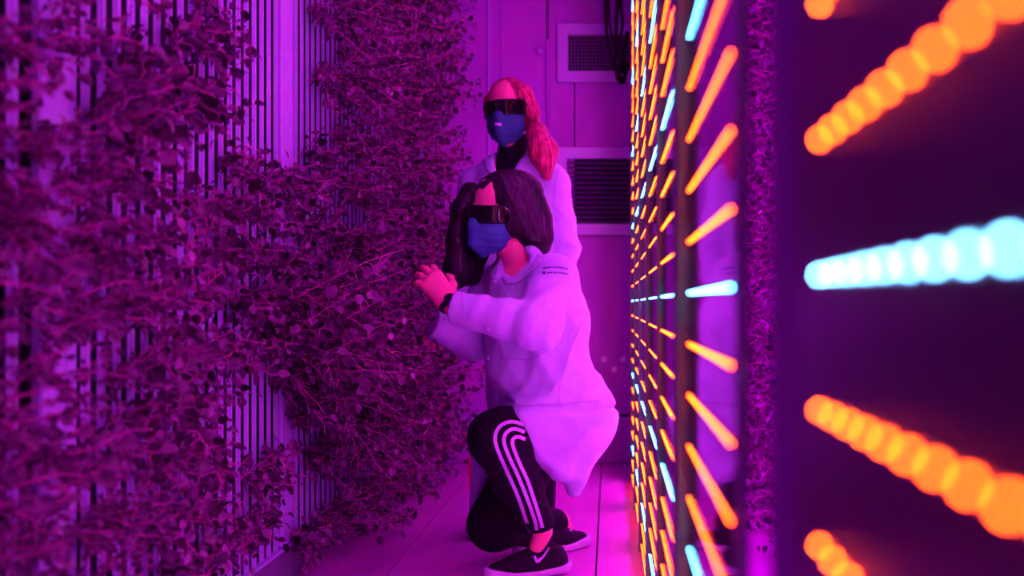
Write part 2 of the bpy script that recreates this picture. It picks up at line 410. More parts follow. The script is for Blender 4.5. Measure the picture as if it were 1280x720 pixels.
# ---- slatted grow walls
XS = -0.955
def grow_wall(y0, y1, xs, sgn, label, post_px=0.12):
    root = tag(empty('slatted_grow_panel', (xs, y0, 0)), label, 'panel', 'slatted grow panels')
    MB().box(*sorted((xs-sgn*0.06, xs-sgn*0.075)), y0, y1, 0.05, Zc-0.02).build('backing_sheet', M['wall_dark'], root)
    b = MB(); b.box(*sorted((xs-sgn*0.012, xs+sgn*0.008)), y0, y0+post_px*0.62, 0.116, Zc-0.02, 0.004)
    b.box(*sorted((xs-sgn*0.012, xs+sgn*0.004)), y0+post_px*0.7, y0+post_px, 0.116, Zc-0.02, 0.004)
    b.build('post', M['slat'], root)
    y = y0+post_px+0.022; i = 0; me = None
    while y < y1-0.03:
        wd = 0.030
        if me is None:
            bb = MB(); bb.box(*sorted((-sgn*0.004, 0)), 0, wd, 0, Zc-0.08, 0.001)
            bb.box(*sorted((0, sgn*0.003)), wd*0.3, wd*0.42, 0, Zc-0.08, 0.002)
            me = mesh('slat', bb.V, bb.F, M['slat'])
        o = bpy.data.objects.new('slat', me); C.objects.link(o); o.parent = root
        o.location = Vector((xs, y, 0.06))-root.location; y += 0.0575; i += 1
    return root
grow_wall(0.46, 1.655, XS, 1, 'nearest stretch of white vertical slats behind the blurred foliage at far left')
grow_wall(1.66, 2.875, XS, 1, 'stretch of white vertical slats shown bare in the middle of the left wall')
grow_wall(2.88, 4.10, XS, 1, 'stretch of white vertical slats mostly hidden behind foliage beside the crouching person')
grow_wall(4.105, 5.14, XS, 1, 'last stretch of pale slats on the left next to the back wall')
grow_wall(2.95, 5.05, 0.82, -1, 'slatted panel glimpsed through the dark gap between the diode panels')
tr = tag(MB().box(XS-0.07, XS+0.006, 0.3, 5.1, 0.002, 0.105, 0.006).build('drain_trough', M['rail']), 'purple-grey trough rail on the floor below the left slats', 'rail')
MB().box(XS-0.07, XS+0.014, 0.3, 5.1, 0.105, 0.113, 0.002).build('trough_lip', M['slat'], tr)

# ---- diode panels
DZ = 0.0666; Z0 = 0.8343
dome = MB(); ring = [(0, 0.0014*math.cos(2*PI*k/10), 0.0014*math.sin(2*PI*k/10)) for k in range(10)]
ring2 = [(-0.0014, y*0.75, z*0.75) for _, y, z in ring]
dome.add(ring+ring2+[(-0.0019, 0, 0)], [(k, (k+1) % 10, 10+(k+1) % 10, 10+k) for k in range(10)]+[(10+k, 10+(k+1) % 10, 20) for k in range(10)])
DOME = {c: mesh('diode', dome.V, dome.F, M[c]) for c in ('led_red', 'led_white')}
names = ['diode panel beside and behind the camera position, out of view', 'nearest diode panel at the right edge with huge blurred orange and cyan dots',
 'second nearest diode panel, broad one with long orange bars right of the grey post', 'third nearest diode panel, narrow one left of the grey post',
 'fourth nearest diode panel in the receding row of lights', 'fifth nearest diode panel in the receding row of lights',
 'second farthest diode panel in the receding row of lights', 'farthest diode panel, next to the back wall']
for pi, (y0, y1) in enumerate(PANELS[1:]):
    if y1 < 0: continue
    s0, s1 = y0-0.052, y1+0.03
    if pi == 1: s0, s1 = -0.08, 0.555
    if pi == 2: s0 = 0.826
    root = tag(empty('diode_panel', (XL, s0, 0)), names[pi], 'light panel', 'diode panels of the right-hand light wall')
    MB().box(XL+0.001, XL+0.004, s0, s1, 0.02, Zc-0.01).build('reflector_sheet', M['sheet_near' if pi == 1 else 'sheet'], root)
    if pi == 1:
        MB().box(XL+0.001, XL+0.022, 0.56, 0.652, 0.005, Zc-0.005, 0.004).build('post', M['post_near'], root)
    else:
        MB().box(XL-(0.014 if pi == 2 else 0.009), XL+0.022, s1+(0.02 if pi == 2 else 0), s1+(0.1 if pi == 2 else 0.028), 0.005, Zc-0.005, 0.003).build('post', M['post'], root)
        if pi == 2: MB().box(XL+0.0, XL+0.005, s0-0.052, s0, 0.005, Zc-0.005, 0.001).build('post', M['post'], root)
        else: MB().box(XL+0.001, XL+0.022, s0-0.02, s0, 0.005, Zc-0.005, 0.003).build('post', M['strip'], root)
    pit = 0.029 if pi == 1 else 0.0165
    nL = int(round((y1-y0)/pit))
    smesh = {}
    for r in range(-12, 24):
        z = Z0+DZ*r; white = (r % 5 == 0); c = 'led_white' if white else 'led_red'
        single = pi == 1 and -3 <= r <= 3
        if 'strip' not in smesh:
            bb = MB().box(0, 0.004, y0-0.012, y1+0.012, -0.004, 0.004); smesh['strip'] = mesh('led_strip', [(a, b-y0, d) for a, b, d in bb.V], bb.F, M['strip'])
        st = bpy.data.objects.new('led_strip', smesh['strip']); C.objects.link(st); st.parent = root
        st.location = Vector((XL, y0, z))-root.location
        ys = [y1-y0-pit*i for i in range(nL+1)]
        if single:
            for yy in ys:
                if y0+yy < 0.16: continue
                d = bpy.data.objects.new('diode', DOME[c]); C.objects.link(d); d.parent = st; d.location = (-0.0002, yy, 0)
        else:
            key = (c, pi)
            if key not in smesh:
                bb = MB()
                for yy in ys: bb.add([(a, b+yy, d) for a, b, d in dome.V], dome.F)
                smesh[key] = mesh('diode_row', bb.V, bb.F, M[c if pi == 1 else c+'_far'])
            d = bpy.data.objects.new('diode_row', smesh[key]); C.objects.link(d); d.parent = st; d.location = (-0.0002, 0, 0); d['kind'] = 'stuff'

# ================================================================== PLANTS
def leaf_geo(L_, wd, cup=0.25, bend=0.3):
    """rounded ovate leaf along +x, folded on the midrib, tip drooping"""
    ts = (0.0, 0.18, 0.42, 0.68, 0.88, 1.0); ws = (0.12, 0.72, 1.0, 0.86, 0.5, 0.0)
    V = []; Fc = []
    for t, w_ in zip(ts, ws):
        x = L_*t; zc = -bend*L_*t*t; h_ = wd*0.5*w_
        V += [(x, 0, zc), (x, h_, zc+cup*h_), (x, -h_, zc+cup*h_)]
    for i in range(5):
        a, b = 3*i, 3*i+3
        Fc += [(a, b, b+1, a+1), (a, a+2, b+2, b)]
    return np.array(V), Fc
LEAVES = []
for L_, wd, cu, be in ((0.040, 0.034, 0.3, 0.25), (0.034, 0.030, 0.2, 0.5), (0.046, 0.036, 0.5, 0.15), (0.028, 0.026, 0.1, 0.3)):
    LEAVES.append(leaf_geo(L_, wd, cu, be))
def rotm(rng, out):
    """random leaf attitude: points roughly along out with random roll"""
    d = Vector(out).normalized()
    q = d.to_track_quat('X', 'Z').to_matrix()
    return q @ Matrix.Rotation(rng.uniform(-1.3, 1.3), 3, 'X')
def make_plant(rng, reach, nst, nlf, lscale, sr=1.0, spread=1.0):
    """returns stem mesh builder and list of leaves (kind, matrix3, position, scale); root at origin growing along +x"""
    st = MB(); lv = []
    for s_ in range(nst):
        a = rng.uniform(-1.0, 1.0); b = rng.uniform(-0.7, 0.9)
        L_ = reach*rng.uniform(0.6, 1.05)
        p = Vector((-0.004, 0, 0)); d = Vector((1, 0.9*spread*math.sin(a), 0.8*spread*math.sin(b))).normalized()
        pts = [p.copy()]; n = 7
        for i in range(n):
            d = (d+Vector((0.0, rng.uniform(-.4, .4), rng.uniform(-.4, .32)+0.05))).normalized()
            p = p+d*(L_/n); pts.append(p.copy())
        st.tube(pts, 0.0024*sr, 5, 0.0011*sr, cap=False)
        for i in range(nlf):
            t = (i+1.2)/(nlf+1)*n; k = min(int(t), n-1); q = pts[k].lerp(pts[k+1], t-k)
            ax = (pts[k+1]-pts[k]).normalized()
            side = Vector((rng.uniform(-.5, .9), rng.uniform(-1, 1), rng.uniform(-.8, .8))).normalized()
            o = (ax*0.5+side).normalized()
            pet = rng.uniform(0.008, 0.03); e = q+o*pet
            st.tube([q, q+o*pet*0.5+Vector((0, 0, 0.002)), e], 0.001, 3, cap=False)
            lv.append((rng.randrange(4), rotm(rng, o+Vector((0, 0, -0.2))), e, lscale*rng.uniform(0.55, 1.25)))
    return st, lv
def leaves_mesh(lv, name='foliage'):
    Vs = []; Fs = []; k = 0
    for kd, R, p, s_ in lv:
        V, Fc = LEAVES[kd]; W = (V*s_)@np.array(R).T+np.array(p)
        Vs.append(W); Fs += [tuple(i+k for i in f) for f in Fc]; k += len(V)
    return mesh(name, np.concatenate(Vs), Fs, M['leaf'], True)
rng = random.Random(5)
FAR = []
for i in range(7):
    st, lv = make_plant(rng, 0.31, 9, 19, 0.58, 0.75)
    FAR.append((mesh('stems', st.V, st.F, M['stem'], True), leaves_mesh(lv)))
LONG = []
for i in range(3):
    st, lv = make_plant(rng, 0.50, 9, 26, 0.6, 0.85, 0.4)
    LONG.append((mesh('stems', st.V, st.F, M['stem'], True), leaves_mesh(lv)))
SHORT = []
for i in range(6):
    st, lv = make_plant(rng, 0.15, 7, 11, 0.66)
    SHORT.append((mesh('stems', st.V, st.F, M['stem'], True), leaves_mesh(lv)))
NEAR = []
for i in range(5):
    st, lv = make_plant(rng, 0.24, 8, 12, 0.74, 1.3)
    NEAR.append((mesh('stems', st.V, st.F, M['stem'], True), lv))
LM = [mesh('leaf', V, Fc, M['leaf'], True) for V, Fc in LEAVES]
def place(proto, loc, rot, scl, label, group, near=False):
    o = tag(empty('leafy_plant', loc), label, 'plant', group); o.rotation_euler = rot; o.scale = (scl,)*3
    s_ = bpy.data.objects.new('stems', proto[0]); C.objects.link(s_); s_.parent = o
    if near:
        for kd, R, p, sc_ in proto[1]:
            l = bpy.data.objects.new('leaf', LM[kd]); C.objects.link(l); l.parent = o
            l.matrix_local = Matrix.Translation(p) @ R.to_4x4() @ Matrix.Scale(sc_, 4)
    else:
        f = bpy.data.objects.new('foliage', proto[1]); C.objects.link(f); f.parent = o; f['kind'] = 'stuff'
    return o
def xf0(V, T): return V@np.array(T.to_3x3()).T+np.array(T.translation)
BANDS = [(0.33, 'just above the floor'), (0.58, 'knee-high'), (0.85, 'at hip height'), (1.12, 'at elbow height'), (1.42, 'at shoulder height'), (1.75, 'at head height'), (9, 'near the ceiling')]
COLS = [(1.16, 'blurred leafy plant at the extreme left edge'), (1.45, 'blurred leafy plant just inside the left edge'), (1.9, 'blurred leafy plant in the left foreground'),
        (2.4, 'leafy plant just before the bare white slats'), (2.75, 'short leafy plant among the bare white slats'), (3.1, 'short leafy plant by the wide pale post'), (3.55, 'bushy leafy plant just past the bare slats'),
        (4.05, 'bushy leafy plant beside the crouching person'), (4.5, 'bushy leafy plant beside the standing person'), (9, 'bushy leafy plant next to the back wall')]
def zone(z): return next(t for a, t in BANDS if z < a)
def lab(y, z): return next(t for a, t in COLS if y < a)+', '+zone(z)
# near plants: short reach, large blurred leaves, each leaf its own piece
def plant(proto, y, z, rot, scl, near=False):
    l_ = lab(y, z); return place(proto, (XS, y, z), rot, scl, l_, 'leafy plants: '+l_.split(' plant ')[1]+(' (short)' if 'short' in l_ else ''), near)
y = 0.95
while y < 1.86:
    z = 0.16+0.06*((y*10) % 1)
    while z < 2.35:
        if abs((z-H)/y) < 0.50 and rng.random() < 0.74:
            plant(NEAR[rng.randrange(5)], y+rng.uniform(-.05, .05), z, (rng.uniform(-.6, .6), rng.uniform(-.2, .35), rng.uniform(-.3, .3)),
                  rng.uniform(0.75, 1.05)*(0.85 if y > 1.5 else 1.0), True)
        z += rng.uniform(0.105, 0.14)
    y += 0.11
y = 1.92
while y < 3.12:
    z = 0.14
    while z < 2.1:
        pz = VY-(z-H)*F/y
        if y < 2.42: n = 0.72
        elif pz < 190: n = 0.0
        elif pz > 480: n = 0.22
        else: n = 0.9
        if pz > 0 and rng.random() < n:
            k_ = 1.0 if y > 2.15 else 1.15
            plant(SHORT[rng.randrange(6)], y+rng.uniform(-.04, .04), z, (rng.uniform(-.6, .6), rng.uniform(-.1, .5), rng.uniform(-.3, .3)), k_*rng.uniform(0.8, 1.15))
        z += 0.115
    y += 0.13
y = 3.2
while y < 4.82:
    z = 0.14
    while z < 2.4:
        if rng.random() < 0.93:
            plant(FAR[rng.randrange(7)], y+rng.uniform(-.04, .04), z, (rng.uniform(-.6, .6), rng.uniform(-.15, .45), rng.uniform(-.25, .25)), rng.uniform(0.92, 1.18)*(1.2 if y > 4.2 else 1.0))
        z += 0.18
    y += 0.165
for y, z in ((3.25, 0.38), (3.3, 0.48), (3.3, 0.58), (3.28, 0.66), (3.4, 0.43), (2.95, 0.66), (3.0, 0.76), (2.98, 0.58), (3.05, 0.70)):
    plant(LONG[rng.randrange(3)], y, z, (0, 0.03, rng.uniform(-.05, .12)), 1.0)
for y, z in ((2.9, 0.70), (2.98, 0.78), (2.95, 0.62), (3.05, 0.86), (3.04, 0.70), (2.75, 0.74), (2.82, 0.66), (2.78, 0.82), (2.86, 0.78), (3.3, 0.5), (3.3, 0.62), (3.4, 0.72), (3.6, 0.5), (3.7, 0.62), (3.8, 0.42), (3.65, 0.74), (3.9, 0.55), (4.0, 0.68)):     # long plants around the reaching arms
    plant(FAR[rng.randrange(7)], y, z, (0, 0.0, rng.uniform(-.1, .15)), 1.42)
FS = {k_: ([], [], 0) for k_ in (0, 1)}
for i in range(72):                                  # past the 300 that show largest: one mass, stems and leaves
    y = 3.1+0.21*(i % 9); z = 0.12+0.29*(i//9)+rng.uniform(-.05, .05); pr_ = FAR[rng.randrange(7)]
    T_ = Matrix.Translation((0.80, y, z)) @ Euler((rng.uniform(-.6, .6), rng.uniform(-.15, .3), PI+rng.uniform(-.25, .25))).to_matrix().to_4x4() @ Matrix.Scale(1.2, 4)
    for k_ in (0, 1):
        me = pr_[k_]; co = np.empty(len(me.vertices)*3); me.vertices.foreach_get('co', co)
        Vs_, Fs_, n_ = FS[k_]; Vs_.append(xf0(co.reshape(-1, 3), T_)); Fs_ += [tuple(v_+n_ for v_ in p.vertices) for p in me.polygons]
        FS[k_] = (Vs_, Fs_, n_+len(me.vertices))
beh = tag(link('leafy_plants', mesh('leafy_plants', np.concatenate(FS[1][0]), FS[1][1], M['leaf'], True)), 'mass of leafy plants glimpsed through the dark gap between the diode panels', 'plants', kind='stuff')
link('stems', mesh('stems', np.concatenate(FS[0][0]), FS[0][1], M['stem'], True), beh)['kind'] = 'stuff'
# red blooms low in the foliage
for px, py, Y, s_, lb in ((547, 561, 3.7, 1.1, 'small red flower low in the foliage, nearest the raised knee'), (513, 588, 3.6, 0.9, 'small red flower in the middle of the low foliage'),
                   (483, 605, 3.5, 0.8, 'small red flower low in the foliage, furthest from the knee'), (437, 290, 3.3, 0.8, 'pink-red flower in the dense foliage at chest height')):
    b = MB(); c = P(px, py, Y)
    for k in range(6):
        V, Fc = leaf_geo(0.018*s_, 0.013*s_, 0.4, 0.2); R = Euler((rng.uniform(-1, 1), rng.uniform(-.6, .6), k*PI/3)).to_matrix()
        b.add(V@np.array(Matrix.Rotation(1.2, 3, 'X') @ R).T+c, Fc)
    tag(b.build('red_flower', M['bloom']), lb, 'flower')
# orange cloth hanging behind the knee
b = MB(); Yo = 3.42
A = [(586, 570), (585, 590), (586, 610), (588.5, 628)]; B = [(590, 572), (596, 590), (595, 606), (590, 628)]
for i in range(4):
    for (x, y_), dy in ((A[i], 0), (B[i], 0.012)):
        for t in (0, 0.006): b.V.append(tuple(P(x, y_, Yo+dy+t)))
for i in range(3):
    a, c = 4*i, 4*i+4; b.F += [(a, a+2, c+2, c), (a+1, c+1, c+3, a+3), (a, c, c+1, a+1), (a+2, a+3, c+3, c+2)]
b.F += [(0, 1, 3, 2), (12, 14, 15, 13)]
og = tag(b.build('orange_flag', M['orange']), 'narrow orange pennant on a thin dark stake behind the raised knee', 'flag')
MB().tube([P(588.5, 566, Yo+0.01), (P(590, 630, Yo+0.01)[0], Yo+0.01, 0.001)], 0.004, 6).build('stake', M['black'], og)

# ================================================================== PEOPLE
def head_parts(person, T, skin, mask, neck_pts, hair=None):
    """head + neck with face, goggles and mask; face looks along local -y"""
    s = SDF()
    s.ell((0, 0.012, 0.04), (0.072, 0.09, 0.085)).ell((0, -0.03, -0.035), (0.057, 0.062, 0.07), k=0.03)
    s.cone((0, -0.055, -0.095), (0, -0.062, -0.088), 0.026, 0.024, 0.03)
    s.ell((0.03, -0.065, -0.03), (0.022, 0.018, 0.02), k=0.02).ell((-0.03, -0.065, -0.03), (0.022, 0.018, 0.02), k=0.02)
    s.cone((0, -0.082, 0.01), (0, -0.104, -0.034), 0.007, 0.011, 0.012).ell((0.012, -0.092, -0.038), (0.008, 0.009, 0.007), k=0.006).ell((-0.012, -0.092, -0.038), (0.008, 0.009, 0.007), k=0.006)
    s.ell((0.031, -0.088, 0.006), (0.016, 0.014, 0.011), k=0.01, sub=True).ell((-0.031, -0.088, 0.006), (0.016, 0.014, 0.011), k=0.01, sub=True)
    for q in (-1, 1):
        s.ell((q*0.031, -0.072, 0.006), (0.0125, 0.012, 0.0125), k=0.003)
        s.cone((q*0.014, -0.086, 0.026), (q*0.046, -0.074, 0.027), 0.005, 0.004, 0.01)
        s.ell((q*0.074, 0.012, -0.004), (0.007, 0.017, 0.03), k=0.006)
        s.ell((q*0.081, 0.010, 0.0), (0.004, 0.009, 0.018), k=0.004, sub=True)
    s.ell((0, -0.086, -0.062), (0.022, 0.009, 0.006), k=0.006).ell((0, -0.083, -0.073), (0.019, 0.009, 0.006), k=0.006)
    for a, b, ra, rb in neck_pts: s.cone(a, b, ra, rb, 0.025)
    lo = (-0.13, -0.14, -0.24); hi = (0.13, 0.14, 0.14)
    V, Q = surf_nets(s, lo, hi, 0.0042)
    V = V@np.array(T.to_3x3()).T+np.array(T.translation)
    # goggles
    g = SDF(); g.ell((0, 0.0, 0.012), (0.083, 0.102, 0.2)); 
    def shell(X): return np.abs(np.linalg.norm((X-(0, 0, 0.01))/(0.083, 0.103, 1e3), axis=1)-1)*0.085-0.0035
    class G_:
        def __call__(s_, X):
            d = shell(X); x = np.abs(X[:, 0])
            topz = 0.036; botz = -0.022-0.0*x
            d = smax(d, X[:, 2]-topz, 0.006); d = smax(d, botz-X[:, 2]+0.5*np.clip(0.018-x, 0, 1)*0.0, 0.006)
            d = smax(d, X[:, 1]+0.03, 0.006)
            arm = np.maximum(np.maximum(np.abs(x-0.0805)-0.003, np.abs(X[:, 2]-0.018)-0.006), np.maximum(X[:, 1]-0.03, -0.045-X[:, 1]))
            return np.minimum(d, arm)
    sdf_obj('safety_goggles', G_(), (-0.1, -0.12, -0.05), (0.1, 0.06, 0.06), 0.003, M['goggle'], person, T)
    # mask
    mk = SDF()
    mk.ell((0, -0.036, -0.05), (0.068, 0.067, 0.068)).ell((0, -0.04, -0.02), (0.064, 0.057, 0.045), k=0.02).cone((0, -0.108, -0.022), (0, -0.106, -0.078), 0.014, 0.009, 0.025).cone((0, -0.1, -0.08), (0, -0.07, -0.112), 0.012, 0.012, 0.03)
    mk.cut((0, -0.0, 0), (0, 1, -0.15), 0.01)
    def top(X): return 0
    mk.cut((0, -0.11, 0.001), (0, -0.28, 1), 0.004)
    mk.warp(lambda X: 0.0012*np.sin(X[:, 2]*260+np.abs(X[:, 0])*60))
    global MASK
    MASK = mo = sdf_obj('face_mask', mk, (-0.09, -0.14, -0.14), (0.09, 0.03, 0.03), 0.0035, M[mask], person, T)
    for q in (-1, 1):
        b = MB()
        for zz in (-0.022, -0.075):
            b.tube([T @ Vector((q*0.056, -0.02, zz)), T @ Vector((q*0.07, 0.0, zz*0.8)), T @ Vector((q*0.078, 0.022, zz*0.35))], 0.0018, 5)
        b.build('ear_loop', M[mask], mo)
    return V, Q
def hand_geo(curl, spread=0.12, thumb=0.9, flip=1):
    """hand from wrist at origin, fingers along +x, thumb towards +y*flip, back of hand +z"""
    s = SDF()
    s.cone((-0.03, 0, 0), (0.01, 0, 0), 0.026, 0.026, 0.01, flat=((0, 0, 1), 1.35))
    s.path([(0.01, 0.012*flip, 0), (0.085, 0.026*flip, 0.002)], [0.020, 0.013], 0.015)
    s.path([(0.01, 0, 0), (0.088, 0.008*flip, 0.004)], [0.020, 0.0125], 0.015)
    s.path([(0.01, -0.008*flip, 0), (0.082, -0.011*flip, 0.003)], [0.020, 0.012], 0.015)
    s.path([(0.01, -0.014*flip, 0), (0.074, -0.028*flip, 0)], [0.018, 0.011], 0.015)
    for j, (y0, x0, L_) in enumerate(((0.026, 0.088, 0.072), (0.008, 0.092, 0.08), (-0.011, 0.086, 0.074), (-0.028, 0.077, 0.058))):
        a = np.array((x0, y0*flip, 0.002)); an = 0.0; pts = [a]
        yaw = flip*spread*(1-j*0.75)
        for k, q in enumerate((0.45, 0.3, 0.25)):
            an += curl[j]*(0.7, 0.9, 0.6)[k]
            a = a+L_*q*np.array((math.cos(an)*math.cos(yaw), math.cos(an)*math.sin(yaw), -math.sin(an))); pts.append(a)
        s.path(pts, [0.0098, 0.009, 0.0082, 0.0068], 0.004)
    s.path([(0.012, 0.018*flip, -0.008), (0.045, 0.045*flip, -0.018), (0.072, 0.056*flip, -0.030), (0.092, 0.056*flip, -0.042)], [0.016, 0.0125, 0.0105, 0.008], 0.008)
    return surf_nets(s, (-0.05, -0.09, -0.11), (0.2, 0.09, 0.05), 0.003)
def frame_m(origin, xdir, zdir):
    x = Vector(xdir).normalized(); z = Vector(zdir); z = (z-x*z.dot(x)).normalized(); y = z.cross(x)
    m_ = Matrix((x, y, z)).transposed().to_4x4(); m_.translation = Vector(origin); return m_
def xf(V, T): return V@np.array(T.to_3x3()).T+np.array(T.translation)
def join(parts):
    Vs = []; Qs = []; k = 0
    for V, Q in parts: Vs.append(V); Qs.append(Q+k); k += len(V)
    return np.concatenate(Vs), np.concatenate(Qs)
def body_obj(person, parts, m):
    V, Q = join(parts); o = link('body', mesh('body', V, Q, m, True), person); o_geo[o.name] = (V, Q); return o
def shoe(person, T, lab_=None):
    """trainer, toe along local +x, sole on z=0"""
    up = SDF()
    up.path([(-0.10, 0, 0.045), (-0.02, 0, 0.045), (0.06, 0, 0.036), (0.125, 0, 0.03)], [0.036, 0.038, 0.038, 0.028], 0.02)
    up.path([(-0.088, 0, 0.05), (-0.078, 0, 0.098)], [0.034, 0.036], 0.02).path([(-0.07, 0, 0.09), (0.02, 0, 0.06)], [0.034, 0.028], 0.03)
    up.cut((0, 0, 0.018), (0, 0, -1), 0.004).cut((-0.07, 0, 0.105), (-0.25, 0, 1), 0.006)
    up.ell((-0.072, 0, 0.118), (0.032, 0.026, 0.03), k=0.006, sub=True)
    a = sdf_obj('shoe', up, (-0.16, -0.07, 0), (0.18, 0.07, 0.14), 0.004, M['shoe'], person, T)
    so = SDF(); so.path([(-0.108, 0, 0.03), (-0.03, 0, 0.02), (0.05, 0, 0.02), (0.134, 0, 0.028)], [0.042, 0.039, 0.0445, 0.034], 0.02)
    so.cut((0, 0, 0.002), (0, 0, -1), 0.003)
    def sole(X): return smax(so(X), X[:, 2]-0.025-0.9*X[:, 0]**2, 0.004)
    V, Q = surf_nets(sole, (-0.17, -0.08, -0.01), (0.19, 0.08, 0.07), 0.004)
    o = link('sole', mesh('sole', xf(V, T), Q, M['sole'], True), a); o_geo[o.name] = (xf(V, T), Q)
    b = MB()
    for i in range(5):
        x = -0.02+0.019*i; z = 0.088-0.0075*i
        b.tube([T @ Vector((x, -0.018, z-0.008)), T @ Vector((x+0.004, 0, z+0.001)), T @ Vector((x, 0.018, z-0.008))], 0.0022, 5)
    b.tube([T @ Vector(v_) for v_ in ((-0.022, 0, 0.092), (-0.03, -0.015, 0.1), (-0.012, -0.026, 0.094), (-0.02, 0, 0.09), (-0.012, 0.026, 0.094), (-0.03, 0.015, 0.1), (-0.022, 0, 0.092))], 0.0018, 5)
    b.build('laces', M['cable'], a)
    return a
def folds(X, amp, a, fa, b, fb):
    u = X@np.array(a, float); v = X@np.array(b, float)
    g = 0.6+0.6*np.sin(v*fb*0.6+u*7)
    return amp*g*(2.4*np.abs(np.sin(0.5*(u*fa+1.6*np.sin(v*fb))))-1.4+0.9*np.abs(np.sin(u*fa*0.9+1.3+2*np.sin(v*fb*0.7)))-0.5)

# ---------------- crouching person
pc = tag(empty('person', (-0.2, 3.05, 0)), 'crouching person in white lab coat, long black hair and striped trousers, reaching to the plants', 'person')
LS = P(692, 350, 2.92); RS = P(612, 352, 3.18); NB = P(655, 330, 3.06)
LE = P(672, 408, 2.74); LW = P(566, 384, 2.78)
RE = P(594, 428, 3.18); RW = P(560, 414, 3.14)
PEL = P(692, 528, 3.08); LH = P(722, 520, 3.02); RH = P(690, 520, 3.18)
LK = P(622, 548, 2.88); LA = P(679, 664, 3.0)
RK = P(618, 655, 3.14); RA = P(700, 652, 3.36)
# head frame: looks to the plants, 48 deg towards viewer's left, tipped down a little
HC = P(624, 267, 3.0)
RH_ = Matrix.Rotation(math.radians(-40), 4, 'Z') @ Matrix.Rotation(math.radians(8), 4, 'Y') @ Matrix.Rotation(math.radians(8), 4, 'X')
TH = Matrix.Translation(Vector(HC)) @ RH_
TI = TH.inverted()
nb = np.array(TI @ Vector(NB))
nk = [((0, 0.02, -0.06), tuple(np.array((0, 0.03, -0.06))*0.35+nb*0.65), 0.05, 0.05), (tuple(np.array((0, 0.03, -0.06))*0.35+nb*0.65), tuple(nb), 0.05, 0.055)]
hv = head_parts(pc, TH, 'skin', 'mask_blue', nk)
bs_ = SDF()
CH = P(662, 385, 3.07); WA = P(668, 450, 3.08)
bs_.cone(NB, CH, 0.05, 0.1, 0.05).cone(CH, WA, 0.11, 0.10, 0.05).cone(WA, PEL, 0.10, 0.13, 0.05).cone(LS, RS, 0.05, 0.05, 0.05)
bs_.path([LS, LE, LW], [0.048, 0.036, 0.025]).path([RS, RE, RW], [0.045, 0.035, 0.025])
bs_.path([LH, LK, LA], [0.07, 0.05, 0.026]).path([RH, RK, RA], [0.08, 0.052, 0.032])
bs_.cone(LA, LA+np.array((-0.02, 0, -0.05)), 0.026, 0.026).cone(RA, RA+np.array((0.02, 0, -0.04)), 0.032, 0.03)
bv = surf_nets(bs_, (-0.75, 2.6, -0.02), (0.1, 3.55, 1.05), 0.009)
hl = hand_geo((0.55, 0.45, 0.5, 0.6), 0.16, flip=-1)
tipL = P(522, 328, 2.84)
TL = frame_m(LW+(tipL-LW)*0.14, tipL-LW, (0.35, -0.9, 0.1))
hr = hand_geo((0.6, 0.6, 0.6, 0.6), 0.1, flip=1)
tipR = P(543, 418, 3.31)
TR = frame_m(RW, tipR-RW, (0.2, -0.2, 0.9))
body_obj(pc, [hv, bv, (xf(hl[0], TL), hl[1]), (xf(hr[0], TR), hr[1])], M['skin'])
# trousers
pt = SDF()
pt.path([LH, LK], [0.088, 0.080], 0.04).path([LK, P(648, 603, 2.95), P(675, 652, 3.0)], [0.079, 0.066, 0.043], 0.04)
pt.warp(lambda X: folds(X, 0.0022, (0.6, 0.1, 0.8), 60, (0.7, 0.3, -0.6), 20))
pt.path([RH, RK], [0.1, 0.083], 0.03).path([RK, RA+np.array((-0.02, -0.02, 0.0))], [0.078, 0.05], 0.03)
pt.cut((0, 0, 0.004), (0, 0, -1), 0.006)
trl = sdf_obj('trousers', pt, (-0.6, 2.65, -0.02), (0.15, 3.5, 0.65), 0.0065, M['pants'], pc)
tt = bvh(trl)
for k, L_ in enumerate(([(655, 531), (640, 527), (626, 532), (619, 545), (622, 562), (634, 590), (648, 622), (659, 655), (662, 667)],
                        [(656, 540), (643, 536), (633, 541), (630, 552), (636, 570), (648, 596), (660, 626), (669, 652), (671, 663)],
                        [(657, 549), (647, 546), (641, 550), (642, 560), (650, 580), (660, 602), (670, 632), (677, 655), (678, 660)])):
    ribbon(MB(), tt, [tuple(q) for q in smooth(L_, 4)], 4.6, 0.003).build('side_stripe', M['stripe'], trl)
ST = {}
# coat
ct = SDF()
ct.cone(P(650, 340, 3.06), P(660, 385, 3.07), 0.08, 0.125, 0.05); ct.cone(P(652, 328, 3.05), P(655, 345, 3.06), 0.07, 0.09, 0.03)
ct.path([P(662, 385, 3.07), P(668, 440, 3.08), P(690, 520, 3.1)], [0.128, 0.140, 0.155], 0.06)
ct.cone(P(690, 440, 3.02), P(722, 530, 3.06), 0.10, 0.10, 0.05)
ct.cone(LS, RS, 0.062, 0.055, 0.05).cone(LS, P(702, 400, 3.0), 0.066, 0.09, 0.04)
ct.cone(P(722, 519, 3.03), P(672, 528, 2.95), 0.122, 0.102, 0.05); ct.cone(P(664, 528, 2.92), P(697, 588, 2.99), 0.07, 0.03, 0.04); ct.cone(P(700, 545, 2.98), P(706, 590, 3.02), 0.07, 0.03, 0.04)          # lap over the thigh
ct.cone(P(724, 535, 3.04), P(716, 612, 3.05), 0.095, 0.028, 0.04, flat=((0.3, 1, 0), 1.4)) # tail
ct.warp(lambda X: np.where(X[:, 2] > 0.55, 1, 1.0)*(folds(X, 0.0050, (0.75, 0.2, 0.75), 42, (0.8, 0, -0.6), 13)))
ct.warp(lambda X: 0.012*np.exp(-((X[:, 2]-(H-(507-VY)*3.0/F)+0.08*(X[:, 0]+0.1))/0.010)**2))   # drawn-in waist fold
